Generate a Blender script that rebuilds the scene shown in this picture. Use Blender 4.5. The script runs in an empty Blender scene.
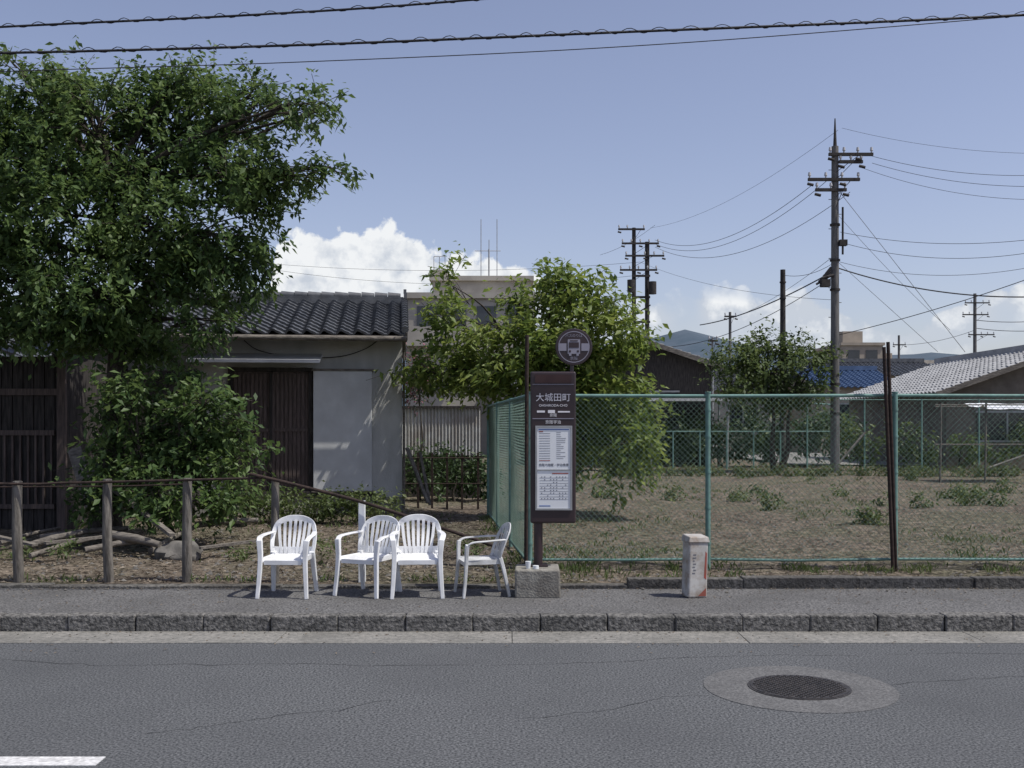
import bpy, math, random
import numpy as np
from mathutils import Vector, Matrix, noise
random.seed(7); rng=np.random.default_rng(7)
scene=bpy.context.scene
F=1060.0; CZ=1.84; HY=425.0
# survey helper: bearing / elevation readings taken from the camera station at a known distance d
def S(px,py,d): return Vector(((px-512)*d/F, d, CZ+(HY-py)*d/F))
def V(*a): return Vector(a)

# ------------------------------------------------------------------ materials
def mat(name,c1,c2=None,scale=6,rough=.85,bump=0,bscale=None,metal=0,stretch=(1,1,1),spec=.25,dirt=0,dscale=.8,lo=.35,hi=.65,dcol=None):
    m=bpy.data.materials.new(name); m.use_nodes=True
    nt=m.node_tree; N=nt.nodes; L=nt.links
    b=N['Principled BSDF']; b.inputs['Roughness'].default_value=rough; b.inputs['Metallic'].default_value=metal
    b.inputs['Specular IOR Level'].default_value=spec
    tc=N.new('ShaderNodeTexCoord'); mp=N.new('ShaderNodeMapping'); mp.inputs['Scale'].default_value=stretch
    L.new(tc.outputs['Object'],mp.inputs['Vector'])
    if c2 is None: c2=tuple(x*.75 for x in c1)
    n=N.new('ShaderNodeTexNoise'); n.inputs['Scale'].default_value=scale; n.inputs['Detail'].default_value=4
    L.new(mp.outputs[0],n.inputs['Vector'])
    r=N.new('ShaderNodeValToRGB'); r.color_ramp.elements[0].position=lo; r.color_ramp.elements[1].position=hi
    r.color_ramp.elements[0].color=(*c1,1); r.color_ramp.elements[1].color=(*c2,1)
    L.new(n.outputs['Fac'],r.inputs['Fac'])
    out=r.outputs[0]
    if dirt>0:
        n2=N.new('ShaderNodeTexNoise'); n2.inputs['Scale'].default_value=dscale; n2.inputs['Detail'].default_value=5; n2.inputs['Roughness'].default_value=.65
        L.new(mp.outputs[0],n2.inputs['Vector'])
        r2=N.new('ShaderNodeMapRange'); r2.inputs['From Min'].default_value=.42; r2.inputs['From Max'].default_value=.68; r2.inputs['To Max'].default_value=dirt
        L.new(n2.outputs['Fac'],r2.inputs['Value'])
        mx=N.new('ShaderNodeMixRGB'); mx.inputs['Color2'].default_value=(*(dcol or tuple(x*.35 for x in c1)),1)
        L.new(r2.outputs[0],mx.inputs['Fac']); L.new(out,mx.inputs['Color1']); out=mx.outputs[0]
    L.new(out,b.inputs['Base Color'])
    if bump>0:
        n3=N.new('ShaderNodeTexNoise'); n3.inputs['Scale'].default_value=bscale or scale*2; n3.inputs['Detail'].default_value=3
        L.new(mp.outputs[0],n3.inputs['Vector'])
        bp=N.new('ShaderNodeBump'); bp.inputs['Strength'].default_value=bump; bp.inputs['Distance'].default_value=.02
        L.new(n3.outputs['Fac'],bp.inputs['Height']); L.new(bp.outputs[0],b.inputs['Normal'])
    return m

def leafmat(name,cols,trans=.35,clump=1.2):
    m=bpy.data.materials.new(name); m.use_nodes=True
    nt=m.node_tree; N=nt.nodes; L=nt.links
    b=N['Principled BSDF']; b.inputs['Roughness'].default_value=.5; b.inputs['Specular IOR Level'].default_value=.35
    g=N.new('ShaderNodeNewGeometry'); r=N.new('ShaderNodeValToRGB')
    els=r.color_ramp.elements
    while len(els)<len(cols): els.new(.5)
    for i,c in enumerate(cols):
        els[i].position=i/(len(cols)-1); els[i].color=(*c,1)
    tc=N.new('ShaderNodeTexCoord'); n=N.new('ShaderNodeTexNoise'); n.inputs['Scale'].default_value=clump; n.inputs['Detail'].default_value=1
    L.new(tc.outputs['Object'],n.inputs['Vector'])
    mr=N.new('ShaderNodeMapRange'); mr.inputs['From Min'].default_value=.3; mr.inputs['From Max'].default_value=.7; L.new(n.outputs['Fac'],mr.inputs['Value'])
    mixv=N.new('ShaderNodeMath'); mixv.operation='MULTIPLY_ADD'; mixv.inputs[1].default_value=.55
    L.new(g.outputs['Random Per Island'],mixv.inputs[0])
    m2=N.new('ShaderNodeMath'); m2.operation='MULTIPLY'; m2.inputs[1].default_value=.45; L.new(mr.outputs[0],m2.inputs[0]); L.new(m2.outputs[0],mixv.inputs[2])
    L.new(mixv.outputs[0],r.inputs['Fac']); L.new(r.outputs[0],b.inputs['Base Color'])
    t=N.new('ShaderNodeBsdfTranslucent')
    h=N.new('ShaderNodeHueSaturation'); h.inputs['Value'].default_value=1.5; h.inputs['Hue'].default_value=.485; L.new(r.outputs[0],h.inputs['Color']); L.new(h.outputs[0],t.inputs['Color'])
    mx=N.new('ShaderNodeMixShader'); mx.inputs[0].default_value=trans
    L.new(b.outputs[0],mx.inputs[1]); L.new(t.outputs[0],mx.inputs[2]); L.new(mx.outputs[0],N['Material Output'].inputs['Surface'])
    return m

M_asph=mat('asphalt',(.033,.036,.04),(.160,.165,.172),scale=62,rough=.9,bump=.55,bscale=75,dirt=.5,dscale=.45,dcol=(.062,.065,.07))
M_crack=mat('bitumen_seal',(.030,.031,.034),(.045,.046,.05),scale=30,rough=.85)
M_walk=mat('footway_asphalt',(.05,.05,.052),(.19,.187,.185),scale=48,rough=.95,bump=.5,bscale=70,dirt=.55,dscale=1.2,dcol=(.07,.069,.068))
M_gut=mat('gutter_concrete',(.27,.26,.24),(.16,.158,.148),scale=22,bump=.5,bscale=60,dirt=.65,dscale=1.8,dcol=(.11,.108,.1))
M_kerb=mat('kerb_stone',(.06,.059,.057),(.23,.222,.21),scale=26,bump=1,bscale=45,dirt=.6,dscale=1.6,dcol=(.055,.055,.052))
M_bkerb=mat('weathered_kerb',(.055,.054,.05),(.17,.162,.15),scale=20,bump=1,bscale=45,dirt=.75,dscale=1.2,dcol=(.06,.055,.048))
M_conc=mat('concrete',(.28,.27,.24),(.19,.18,.16),scale=12,bump=.5,bscale=50,dirt=.6,dscale=3,dcol=(.1,.09,.08))
M_apron=mat('manhole_apron_mat',(.08,.08,.082),(.165,.165,.165),scale=50,bump=.3,bscale=100,dirt=.6,dscale=4,dcol=(.08,.08,.082))
M_iron=mat('cast_iron',(.04,.038,.038),(.075,.068,.065),scale=30,rough=.55,metal=.4,bump=.2)
M_line=mat('road_paint',(.75,.75,.75),(.5,.5,.5),scale=40,rough=.7,dirt=.5,dscale=12,dcol=(.2,.2,.2))
M_white=mat('chair_plastic',(.78,.79,.80),(.72,.73,.745),scale=5,rough=.42,spec=.45,dirt=.3,dscale=5,dcol=(.44,.43,.40))
M_whited=mat('old_chair_plastic',(.64,.65,.66),(.54,.55,.56),scale=5,rough=.5,spec=.4,dirt=.6,dscale=6,dcol=(.27,.27,.24))
M_green=mat('green_fence_paint',(.17,.30,.27),(.12,.225,.20),scale=9,rough=.6,dirt=.5,dscale=4,dcol=(.1,.13,.11))
M_mesh=mat('green_mesh_wire',(.15,.225,.19),(.1,.16,.13),scale=7,rough=.6)
M_rust=mat('rusty_steel',(.05,.034,.029),(.027,.02,.018),scale=20,rough=.9,bump=.3)
M_wood=mat('old_wood',(.19,.175,.155),(.085,.077,.068),scale=9,stretch=(3,3,.5),rough=.95,bump=.6,bscale=30)
M_woodd=mat('dark_boards',(.06,.053,.05),(.027,.025,.024),scale=7,stretch=(4,4,.5),rough=.95,bump=.4)
M_woodg=mat('grey_timber',(.21,.19,.165),(.10,.09,.08),scale=10,stretch=(.6,3,3),rough=.95,bump=.5)
M_door=mat('door_boards',(.13,.10,.09),(.07,.055,.05),scale=8,stretch=(5,5,.5),rough=.8,bump=.3)
M_stucco=mat('stucco',(.52,.52,.50),(.44,.44,.42),scale=3.5,rough=.95,bump=.3,bscale=60,dirt=.55,dscale=.9,stretch=(1,1,.45),dcol=(.29,.29,.27))
M_panel=mat('shutter_box_sheet',(.60,.61,.61),(.52,.53,.535),scale=2.5,rough=.6,dirt=.45,dscale=1.5,dcol=(.37,.37,.36))
M_tile=mat('roof_tile',(.10,.107,.118),(.05,.054,.062),scale=5,rough=.42,spec=.55,bump=.15,dirt=.4,dscale=2,dcol=(.16,.16,.16))
M_tilel=mat('pale_roof_tile',(.38,.385,.39),(.27,.275,.28),scale=2,rough=.7,dirt=.3,dscale=.6,dcol=(.18,.18,.18))
M_metal=mat('galvanised',(.40,.41,.42),(.3,.31,.32),scale=6,rough=.45,metal=.3,dirt=.3,dcol=(.18,.15,.12))
M_brown=mat('sign_brown',(.040,.024,.027),(.03,.019,.022),scale=4,rough=.35,spec=.5)
M_signg=mat('sign_grey',(.30,.29,.34),(.25,.24,.29),scale=4,rough=.5)
M_paper=mat('paper_white',(.76,.78,.80),(.70,.72,.74),scale=3,rough=.4,spec=.5)
M_ink=mat('ink',(.17,.17,.19),(.12,.12,.14),scale=30)
M_txt=mat('lettering',(.78,.76,.78),(.72,.7,.72),scale=30)
M_blue=mat('ink_blue',(.10,.17,.40),(.12,.19,.42),scale=30)
M_red=mat('ink_red',(.36,.09,.07),(.24,.08,.06),scale=9)
M_can=mat('bin_enamel',(.52,.51,.49),(.40,.39,.37),scale=6,rough=.5,dirt=.75,dscale=9,dcol=(.22,.15,.1))
M_pole=mat('concrete_pole',(.17,.165,.16),(.11,.108,.105),scale=6,stretch=(3,3,.4),rough=.9)
M_poled=mat('dark_pole',(.06,.055,.052),(.037,.034,.033),scale=6,rough=.9)
M_cable=mat('cable_black',(.025,.025,.028),(.035,.035,.04),scale=3,rough=.7)
M_ins=mat('porcelain',(.5,.5,.52),(.4,.4,.4),scale=3,rough=.3)
M_glass=mat('dark_glass',(.03,.035,.045),(.02,.024,.03),scale=1,rough=.12,spec=.7)
M_tan=mat('tan_render',(.40,.35,.29),(.33,.29,.24),scale=1,rough=.95,dirt=.3,dscale=.3,dcol=(.22,.2,.17))
M_beige=mat('beige_concrete',(.44,.41,.355),(.37,.345,.305),scale=1,rough=.95,dirt=.5,dscale=.5,dcol=(.24,.22,.19))
M_bark=mat('bark',(.07,.06,.05),(.035,.03,.025),scale=14,stretch=(2,2,.6),bump=.7,rough=.95)
M_blueroof=mat('blue_roof',(.09,.14,.24),(.07,.11,.19),scale=2,rough=.5)
M_corr=mat('corrugated_sheet',(.44,.45,.44),(.34,.34,.33),scale=3,rough=.6,dirt=.5,dscale=1.5,dcol=(.2,.15,.11))
M_stone=mat('stone',(.17,.16,.145),(.09,.086,.08),scale=7,bump=.6,rough=.95)
M_hill=mat('hazy_hill_forest',(.075,.10,.13),(.052,.078,.105),scale=.02,rough=1)  # distance haze is mixed into this blue-green forest colour
L_big=leafmat('cherry_leaves',[(.026,.055,.020),(.058,.105,.034),(.105,.165,.05),(.155,.22,.075)],.40,.9)
L_dk=leafmat('dark_leaves',[(.016,.036,.013),(.038,.068,.022),(.07,.115,.038)],.25,1.2)
L_mid=leafmat('young_leaves',[(.055,.095,.022),(.11,.17,.036),(.18,.235,.056),(.24,.29,.085)],.45,1.0)
L_far=leafmat('far_leaves',[(.035,.055,.022),(.08,.12,.04),(.14,.185,.06)],.38,.5)
L_pink=leafmat('pink_blossom',[(.03,.05,.02),(.05,.08,.03),(.45,.13,.22)],.2,3)
L_grass=leafmat('grass_blades',[(.085,.085,.045),(.15,.135,.085),(.23,.195,.135)],.2,.6)
L_weed=leafmat('weed_blades',[(.045,.07,.022),(.08,.115,.035),(.125,.15,.055)],.3,.9)
L_dry=leafmat('dry_litter',[(.07,.052,.038),(.15,.118,.088),(.27,.23,.175)],.1,.6)

def ground_mat():
    m=bpy.data.materials.new('bare_soil'); m.use_nodes=True; nt=m.node_tree; N=nt.nodes; L=nt.links
    b=N['Principled BSDF']; b.inputs['Roughness'].default_value=1; b.inputs['Specular IOR Level'].default_value=.1
    tc=N.new('ShaderNodeTexCoord')
    def nz(s,d=4,r=.6):
        n=N.new('ShaderNodeTexNoise'); n.inputs['Scale'].default_value=s; n.inputs['Detail'].default_value=d; n.inputs['Roughness'].default_value=r; L.new(tc.outputs['Object'],n.inputs['Vector']); return n
    a=nz(.42,6,.65); r=N.new('ShaderNodeValToRGB'); e=r.color_ramp.elements
    e[0].position=.34; e[0].color=(.115,.095,.078,1); e[1].position=.70; e[1].color=(.20,.172,.138,1); x=e.new(.46); x.color=(.165,.14,.112,1); x=e.new(.56); x.color=(.12,.112,.08,1)
    L.new(a.outputs['Fac'],r.inputs['Fac'])
    c=nz(11,6,.75); r2=N.new('ShaderNodeValToRGB'); e=r2.color_ramp.elements; e[0].position=.4; e[0].color=(.28,.28,.27,1); e[1].position=.62; e[1].color=(1.6,1.58,1.55,1)
    L.new(c.outputs['Fac'],r2.inputs['Fac'])
    mx=N.new('ShaderNodeMixRGB'); mx.blend_type='MULTIPLY'; mx.inputs[0].default_value=1; L.new(r.outputs[0],mx.inputs[1]); L.new(r2.outputs[0],mx.inputs[2])
    L.new(mx.outputs[0],b.inputs['Base Color'])
    bp=N.new('ShaderNodeBump'); bp.inputs['Strength'].default_value=1; bp.inputs['Distance'].default_value=.05; L.new(c.outputs['Fac'],bp.inputs['Height']); L.new(bp.outputs[0],b.inputs['Normal'])
    return m
M_ground=ground_mat()

# ------------------------------------------------------------------ mesh builder
class MB:
    def __init__(s,M=None): s.v=[];s.f=[];s.mi=[];s.M=M
    def add(s,vs,fs,mi=0):
        o=len(s.v)
        for v in vs:
            v=Vector(v); s.v.append(tuple(s.M@v) if s.M else tuple(v))
        for f in fs: s.f.append(tuple(i+o for i in f)); s.mi.append(mi)
    def box(s,a,b,mi=0,jit=0):
        x0,y0,z0=a;x1,y1,z1=b
        vs=[(x0,y0,z0),(x1,y0,z0),(x1,y1,z0),(x0,y1,z0),(x0,y0,z1),(x1,y0,z1),(x1,y1,z1),(x0,y1,z1)]
        if jit: vs=[tuple(c+random.uniform(-jit,jit) for c in v) for v in vs]
        s.add(vs,[(0,3,2,1),(4,5,6,7),(0,1,5,4),(1,2,6,5),(2,3,7,6),(3,0,4,7)],mi)
    def tube(s,pts,r,n=8,mi=0,cap=True):
        pts=[Vector(p) for p in pts]; k=len(pts)
        if not hasattr(r,'__len__'): r=[r]*k
        vs=[];fs=[]; prev=None
        for i,p in enumerate(pts):
            t=(pts[min(i+1,k-1)]-pts[max(i-1,0)]); t=t.normalized() if t.length>1e-9 else Vector((0,0,1))
            if prev is None:
                a=Vector((0,0,1)) if abs(t.z)<.9 else Vector((1,0,0)); side=t.cross(a).normalized()
            else:
                side=(prev-t*prev.dot(t)); side=side.normalized() if side.length>1e-6 else t.orthogonal().normalized()
            prev=side; u=t.cross(side)
            for j in range(n):
                an=2*math.pi*j/n; vs.append(p+(side*math.cos(an)+u*math.sin(an))*r[i])
        for i in range(k-1):
            for j in range(n):
                a=i*n+j;b=i*n+(j+1)%n; fs.append((a,b,b+n,a+n))
        if cap: fs.append(tuple(range(n-1,-1,-1))); fs.append(tuple((k-1)*n+j for j in range(n)))
        s.add(vs,fs,mi)
    def sweep(s,pts,w,t,up=(0,0,1),mi=0):
        pts=[Vector(p) for p in pts];k=len(pts);up=Vector(up)
        if not hasattr(w,'__len__'): w=[w]*k
        if not hasattr(t,'__len__'): t=[t]*k
        vs=[];fs=[]
        for i,p in enumerate(pts):
            d=(pts[min(i+1,k-1)]-pts[max(i-1,0)]).normalized(); sd=d.cross(up)
            sd=sd.normalized() if sd.length>1e-5 else Vector((1,0,0)); n=sd.cross(d).normalized()
            for a,b in((-1,-1),(1,-1),(1,1),(-1,1)): vs.append(p+sd*a*w[i]/2+n*b*t[i]/2)
        for i in range(k-1):
            for j in range(4):
                a=i*4+j;b=i*4+(j+1)%4; fs.append((a,b,b+4,a+4))
        fs.append((3,2,1,0)); o=(k-1)*4; fs.append((o,o+1,o+2,o+3)); s.add(vs,fs,mi)
    def disc(s,c,r,h,n=48,mi=0,axis='z'):
        c=Vector(c);vs=[];fs=[]
        for k in (0,1):
            for j in range(n):
                a=2*math.pi*j/n
                if axis=='z': vs.append(c+Vector((r*math.cos(a),r*math.sin(a),h*k)))
                else: vs.append(c+Vector((r*math.cos(a),-h*k,r*math.sin(a))))
        fs=[tuple(range(n-1,-1,-1)),tuple(range(n,2*n))]+[(j,(j+1)%n,n+(j+1)%n,n+j) for j in range(n)]
        s.add(vs,fs,mi)
def empty(name,loc):
    e=bpy.data.objects.new(name,None); e.location=loc; e.empty_display_size=.3; scene.collection.objects.link(e); return e
def obj(name,mb,mats,parent=None,loc=None,smooth=None,bevel=0,seg=2):
    me=bpy.data.meshes.new(name)
    o=Vector(parent.location) if parent else Vector(loc or (0,0,0))
    v=np.array(mb.v,dtype=float).reshape(-1,3)-np.array(o)
    me.from_pydata(v.tolist(),[],mb.f)
    if not isinstance(mats,(list,tuple)): mats=[mats]
    for m in mats: me.materials.append(m)
    if len(mats)>1: me.polygons.foreach_set('material_index',mb.mi)
    me.update()
    ob=bpy.data.objects.new(name,me); scene.collection.objects.link(ob)
    if parent: ob.parent=parent
    else: ob.location=o
    if smooth is not None:
        me.polygons.foreach_set('use_smooth',[True]*len(me.polygons)); me.set_sharp_from_angle(angle=math.radians(smooth))
    if bevel:
        b=ob.modifiers.new('bevel','BEVEL'); b.width=bevel; b.segments=seg; b.limit_method='ANGLE'
    return ob
def crspline(pts,n=8):
    pts=[Vector(p) for p in pts]; P=[pts[0]*2-pts[1]]+pts+[pts[-1]*2-pts[-2]]; out=[]
    for i in range(1,len(P)-2):
        for k in range(n):
            t=k/n; a,b,c,d=P[i-1:i+3]
            out.append(.5*((2*b)+(c-a)*t+(2*a-5*b+4*c-d)*t*t+(3*b-a-3*c+d)*t**3))
    out.append(pts[-1]); return out

# ------------------------------------------------------------------ terrain
def gz(x,y):
    if y<11.16: return -.06
    f=min(1,(y-11.16)/1.0)
    z=.17+.05*f+.06*noise.noise(Vector((x*.6,y*.6,0)))*f+.04*noise.noise(Vector((x*2.6,y*2.6,4)))*f
    if y>60: z=.2
    return z
xs=sorted(set([-2500,-900,-300,-100,-50,-30,-20,-14]+[round(v,3) for v in np.arange(-10,12.01,.11)]+[13,15,18,22,27,34,45,70,120,300,900,2500]))
ys=[-2500,-300,-60,-10,9.2,11.15,11.16]+list(np.arange(11.25,20,.11))+list(np.arange(20,46,.4))+[48,52,60,80,120,200,400,900,2500]
mb=MB(); nx=len(xs)
mb.v=[(x,y,gz(x,y)) for y in ys for x in xs]
mb.f=[(j*nx+i,j*nx+i+1,(j+1)*nx+i+1,(j+1)*nx+i) for j in range(len(ys)-1) for i in range(nx-1)]; mb.mi=[0]*len(mb.f)
obj('ground',mb,M_ground,smooth=60)
mb=MB(); mb.box((-200,1.5,-.05),(200,8.93,0)); obj('road',mb,M_asph)
# hairline cracks in the carriageway
mb=MB()
def crack(x,y,dx,dy,n,w):
    pts=[];
    for i in range(n):
        pts.append((x,y)); x+=dx+random.gauss(0,abs(dy)*.5+.01); y+=dy+random.gauss(0,.022)
    vs=[];
    for i,(a,b) in enumerate(pts):
        ww=w*random.uniform(.4,1.2)*(0.2 if i in(0,n-1) else 1); t=Vector((dx,dy,0)).normalized(); nn=Vector((-t.y,t.x,0))*ww
        vs+=[V(a,b,.003)+nn,V(a,b,.003)-nn]
    mb.add(vs,[(2*i,2*i+1,2*i+3,2*i+2) for i in range(n-1)])
crack(-6.5,8.35,.09,-.004,70,.0035); crack(-.2,8.1,.08,.006,40,.003); crack(3.0,8.5,.09,-.003,50,.0035); crack(-2.2,6.3,.05,.035,28,.003); crack(1.35,7.2,-.06,-.03,22,.003); crack(2.65,7.5,.07,.02,26,.003)
obj('road_cracks',mb,M_crack)
mb=MB()
x=-40
while x<40:
    mb.box((x+.002,8.932,-.05),(x+1.997,9.42,.006),jit=.0015); x+=2.0
obj('gutter',mb,M_gut,bevel=.003)
mb=MB(); x=-36.35
while x<36:
    j=random.uniform(-.008,.008)
    mb.box((x+.0025,9.42+j,-.05),(x+.5975,9.57,.15+random.uniform(-.008,.004)),jit=.005); x+=.6
obj('kerb',mb,M_kerb,bevel=.014,seg=2)
mb=MB(); mb.box((-200,9.56,-.05),(200,11.01,.142)); obj('pavement',mb,M_walk)
mb=MB(); x=-36.
while x<36:
    h=.25 if x>.2 else .175
    mb.box((x+.002,11.0+random.uniform(-.008,.008),-.05),(x+1.198,11.15,h+random.uniform(-.008,.008)),jit=.005); x+=1.2
obj('boundary_kerb',mb,M_bkerb,bevel=.01)
mb=MB()
for x in (-20.6,-7.6,3.6,13.6): mb.box((x,5.72,.0),(x+5.35,5.87,.004))
obj('lane_marking',mb,M_line)
e=empty('manhole_cover',(2.01,7.42,0))
mb=MB(); mb.disc((2.01,7.42,-.01),.66,.014,72); obj('apron',mb,M_apron,e)
mb=MB(); mb.disc((2.01,7.42,0),.352,.009,64); obj('frame',mb,M_iron,e)
mb=MB(); mb.disc((2.01,7.42,0),.335,.012,64)
for i in range(-14,15):
    for j in range(-14,15):
        x=i*.023;y=j*.023
        if x*x+y*y<.315**2 and (i+j)%2==0: mb.box((2.01+x-.008,7.42+y-.008,.011),(2.01+x+.008,7.42+y+.008,.017))
obj('lid',mb,M_iron,e)
def pebbles(name,n,fn,smin,smax,m):
    mb=MB()
    for _ in range(n):
        x,y,z=fn(); r=random.uniform(smin,smax)*(.6+random.random()**3)
        ico=[(0,0,1),(.9,0,.1),(.25,.85,0),(-.7,.5,.1),(-.7,-.55,0),(.3,-.85,.1),(0,0,-.6)]
        a=random.random()*6.28;ca,sa=math.cos(a),math.sin(a);sx=random.uniform(.7,1.5)
        vs=[(x+r*(p[0]*ca*sx-p[1]*sa),y+r*(p[0]*sa*sx+p[1]*ca),z+r*.7*p[2]*random.uniform(.8,1.1)) for p in ico]
        fs=[(0,1,2),(0,2,3),(0,3,4),(0,4,5),(0,5,1),(6,2,1),(6,3,2),(6,4,3),(6,5,4),(6,1,5)]
        mb.add(vs,fs)
    return obj(name,mb,m)
def pt_lot():
    y=11.3+random.random()**1.8*22; x=random.uniform(-6,.55*y+1); return x,y,gz(x,y)
pebbles('gravel',6000,pt_lot,.008,.034,M_stone)
pebbles('gravel',320,lambda:(random.uniform(-6,7),9.43-random.random()**2*.35,.008),.004,.012,M_stone)
pebbles('gravel',320,lambda:(random.uniform(-6,7),11.0-random.random()**2*.5,.15),.004,.014,M_stone)

# ------------------------------------------------------------------ foliage tools
def quads_obj(name,C,A,B,m,parent=None,loc=(0,0,0)):
    N=len(C); droop=np.zeros_like(C); droop[:,2]=-np.linalg.norm(A,axis=1)*.35
    v=np.empty((N,4,3)); v[:,0]=C-A; v[:,1]=C+B; v[:,2]=C+A+droop; v[:,3]=C-B
    v=v.reshape(-1,3)-np.array(parent.location if parent else loc)
    f=np.arange(4*N).reshape(-1,4)
    me=bpy.data.meshes.new(name); me.from_pydata(v.tolist(),[],f.tolist()); me.materials.append(m); me.update()
    ob=bpy.data.objects.new(name,me); scene.collection.objects.link(ob)
    if parent: ob.parent=parent
    else: ob.location=loc
    return ob
def rand_unit(n):
    v=rng.normal(size=(n,3)); return v/np.linalg.norm(v,axis=1)[:,None]
def leaves_on_twigs(T0,T1,per,leaf,wid=.5,spread=.06):
    n=len(T0); t=rng.random((n,per))**.8
    P=T0[:,None,:]*(1-t[...,None])+T1[:,None,:]*t[...,None]
    P=P.reshape(-1,3)+rng.normal(size=(n*per,3))*spread
    N=len(P); A=rand_unit(N); A[:,2]*=.5; A[:,2]-=.25
    d=(T1-T0); d=np.repeat(d/np.linalg.norm(d,axis=1)[:,None],per,axis=0)
    A=A+d*.5; A/=np.linalg.norm(A,axis=1)[:,None]
    up=rand_unit(N)*.75; up[:,2]+=1
    B=np.cross(A,up); B/=np.linalg.norm(B,axis=1)[:,None]+1e-9
    L=leaf*(.6+.7*rng.random(N))[:,None]
    return P,A*L*.5,B*L*.5*wid
def make_tree(name,base,top,trunk_r,blobs,m,leaf,dens,per=16,twig=.35,bark=M_bark,droop=.25,stems=1,limbs=True,holes=.0,hs=1.6,spread=.6):
    e=empty(name,base); mb=MB(); base=Vector(base); top=Vector(top)
    stempts=[]
    for s in range(stems):
        off=Vector((random.uniform(-.4,.4),random.uniform(-.3,.3),0))*(0 if s==0 else 1)
        tp=top+Vector((random.uniform(-1,1),random.uniform(-.5,.5),random.uniform(-.5,.3)))*(0 if s==0 else 1)
        k=[base+off*.4-V(0,0,.1),base.lerp(tp,.3)+off+V(random.uniform(-.1,.1),0,0),base.lerp(tp,.65)+off*.7+V(random.uniform(-.15,.15),0,0),tp]
        sp=crspline(k,5); r=[trunk_r*(1-.8*i/(len(sp)-1))*(1.25 if i==0 else 1) for i in range(len(sp))]
        mb.tube(sp,r,9); stempts+=sp
    T0=[];T1=[]
    for (c,rx,ry,rz) in blobs:
        vol=(rx*ry*rz)**(2/3.)
        n=max(6,int(dens*vol))
        d=rand_unit(n); rad=(.3+.7*rng.random(n)**.6)*(1+.22*rng.normal(size=n)*.6)
        p=np.array(c)+d*rad[:,None]*np.array([rx,ry,rz])
        if holes:
            keep=[noise.noise(Vector(q)*hs)>-holes for q in p]; p=p[keep]; d=d[keep]; n=len(p)
        if n==0: continue
        dr_=d*np.array([1,1,.6])+rng.normal(size=(n,3))*.5; dr_[:,2]-=droop*rng.random(n); dr_/=np.linalg.norm(dr_,axis=1)[:,None]
        q=p+dr_*twig*(.5+rng.random(n)+.9*(rng.random(n)>.93))[:,None]
        T0.append(p);T1.append(q)
        if limbs:
            src=min(stempts,key=lambda s:(s-c).length+max(0,s.z-c.z)*1.5)
            mid=src.lerp(c,.5)+V(random.uniform(-.1,.1),random.uniform(-.1,.1),.12)
            r0=trunk_r*.3
            mb.tube(crspline([src,mid,c],4),[r0*(1-.11*i) for i in range(9)],6)
            for i in range(min(n,16)):
                a=Vector(p[i]); m0=src.lerp(c,random.uniform(.6,1)); 
                mb.tube([m0,m0.lerp(a,.5)+V(0,0,.06),a,Vector(q[i])],[r0*.25,r0*.17,r0*.1,.004],4)
    T0=np.concatenate(T0);T1=np.concatenate(T1)
    obj('trunk_and_limbs',mb,bark,e,smooth=60)
    tm=MB()
    for a,b in list(zip(T0,T1))[::4]: tm.tube([a,b],[.005,.003],3,cap=False)
    obj('twigs',tm,bark,e)
    P,A,B=leaves_on_twigs(T0,T1,per,leaf,spread=leaf*spread)
    quads_obj('foliage',P,A,B,m,e)
    return e
def blobs_at(D,lst,depth=1.0,jit=.4):
    out=[]
    for b in lst:
        px,py,rx,ry=b[:4]; dd=b[4] if len(b)>4 else random.uniform(-jit,jit)
        d=D+dd; c=S(px,py,d); k=d/F
        out.append((c,rx*k,max(.25,(rx+ry)*.5*k*depth),ry*k))
    return out
bl=blobs_at(14.8,[(38,95,45,36),(15,150,50,60),(-60,140,70,70),(95,125,50,42),(140,150,50,55),(195,115,58,32),(245,116,48,24),(290,104,34,9),(325,110,20,6),
 (272,183,38,11),(328,168,18,6),(298,176,24,8),(232,168,44,32),(60,215,65,55),(-50,240,80,60),(150,225,65,55),(212,232,46,40),(232,265,32,36),(160,290,62,40),(90,290,60,42),(20,300,60,38),(218,304,24,16),
 (180,78,20,12,.2),(135,86,20,16,.3),(258,92,20,9),(12,62,20,16),(60,78,22,16),(85,92,24,14),(110,335,40,20),(40,335,40,14),(262,205,20,14),(203,325,20,14),(150,350,30,12)],1.15,.7)
make_tree('cherry_tree',S(105,523,14.8).xyz*1.0,S(110,190,14.8),.2,bl,L_big,.105,440,per=20,twig=.34,droop=.5,holes=.19,spread=.55)
bl=blobs_at(14.2,[(165,388,34,18),(128,395,22,16),(205,402,24,18),(228,425,20,20),(180,425,40,28),(140,440,36,34),(200,452,40,28),(244,452,16,15),(232,478,26,18),(150,485,40,28),(190,503,50,16),(108,410,14,16),(110,460,16,26),(248,436,10,8),(100,500,20,14)],1.1,.5)
make_tree('camellia_bush',(S(180,530,14.1).x,14.1,.2),S(180,430,14.1),.06,bl,L_big,.115,480,per=14,twig=.26,stems=3,holes=.22,hs=2.4,droop=.5)
bl=blobs_at(18.6,[(452,358,30,24),(445,318,15,22),(446,282,6,14),(492,322,28,20),(545,300,26,20),(578,288,32,16),(608,298,24,18),(605,335,36,30),(560,345,40,32),(520,358,38,30),(470,380,30,20),
 (598,378,42,30),(628,360,14,14),(560,400,42,26),(618,412,30,24),(628,445,24,20),(624,475,15,11),(590,435,28,22),(418,372,10,12),(575,455,22,16),(515,400,26,20),(640,408,20,12),(560,280,12,10),(520,300,12,10)],1.1,.6)
make_tree('fig_tree',(.9,18.6,.2),S(548,350,18.6),.09,bl,L_mid,.145,380,per=14,twig=.34,stems=4,droop=.2,holes=.2,hs=2.0)
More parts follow.
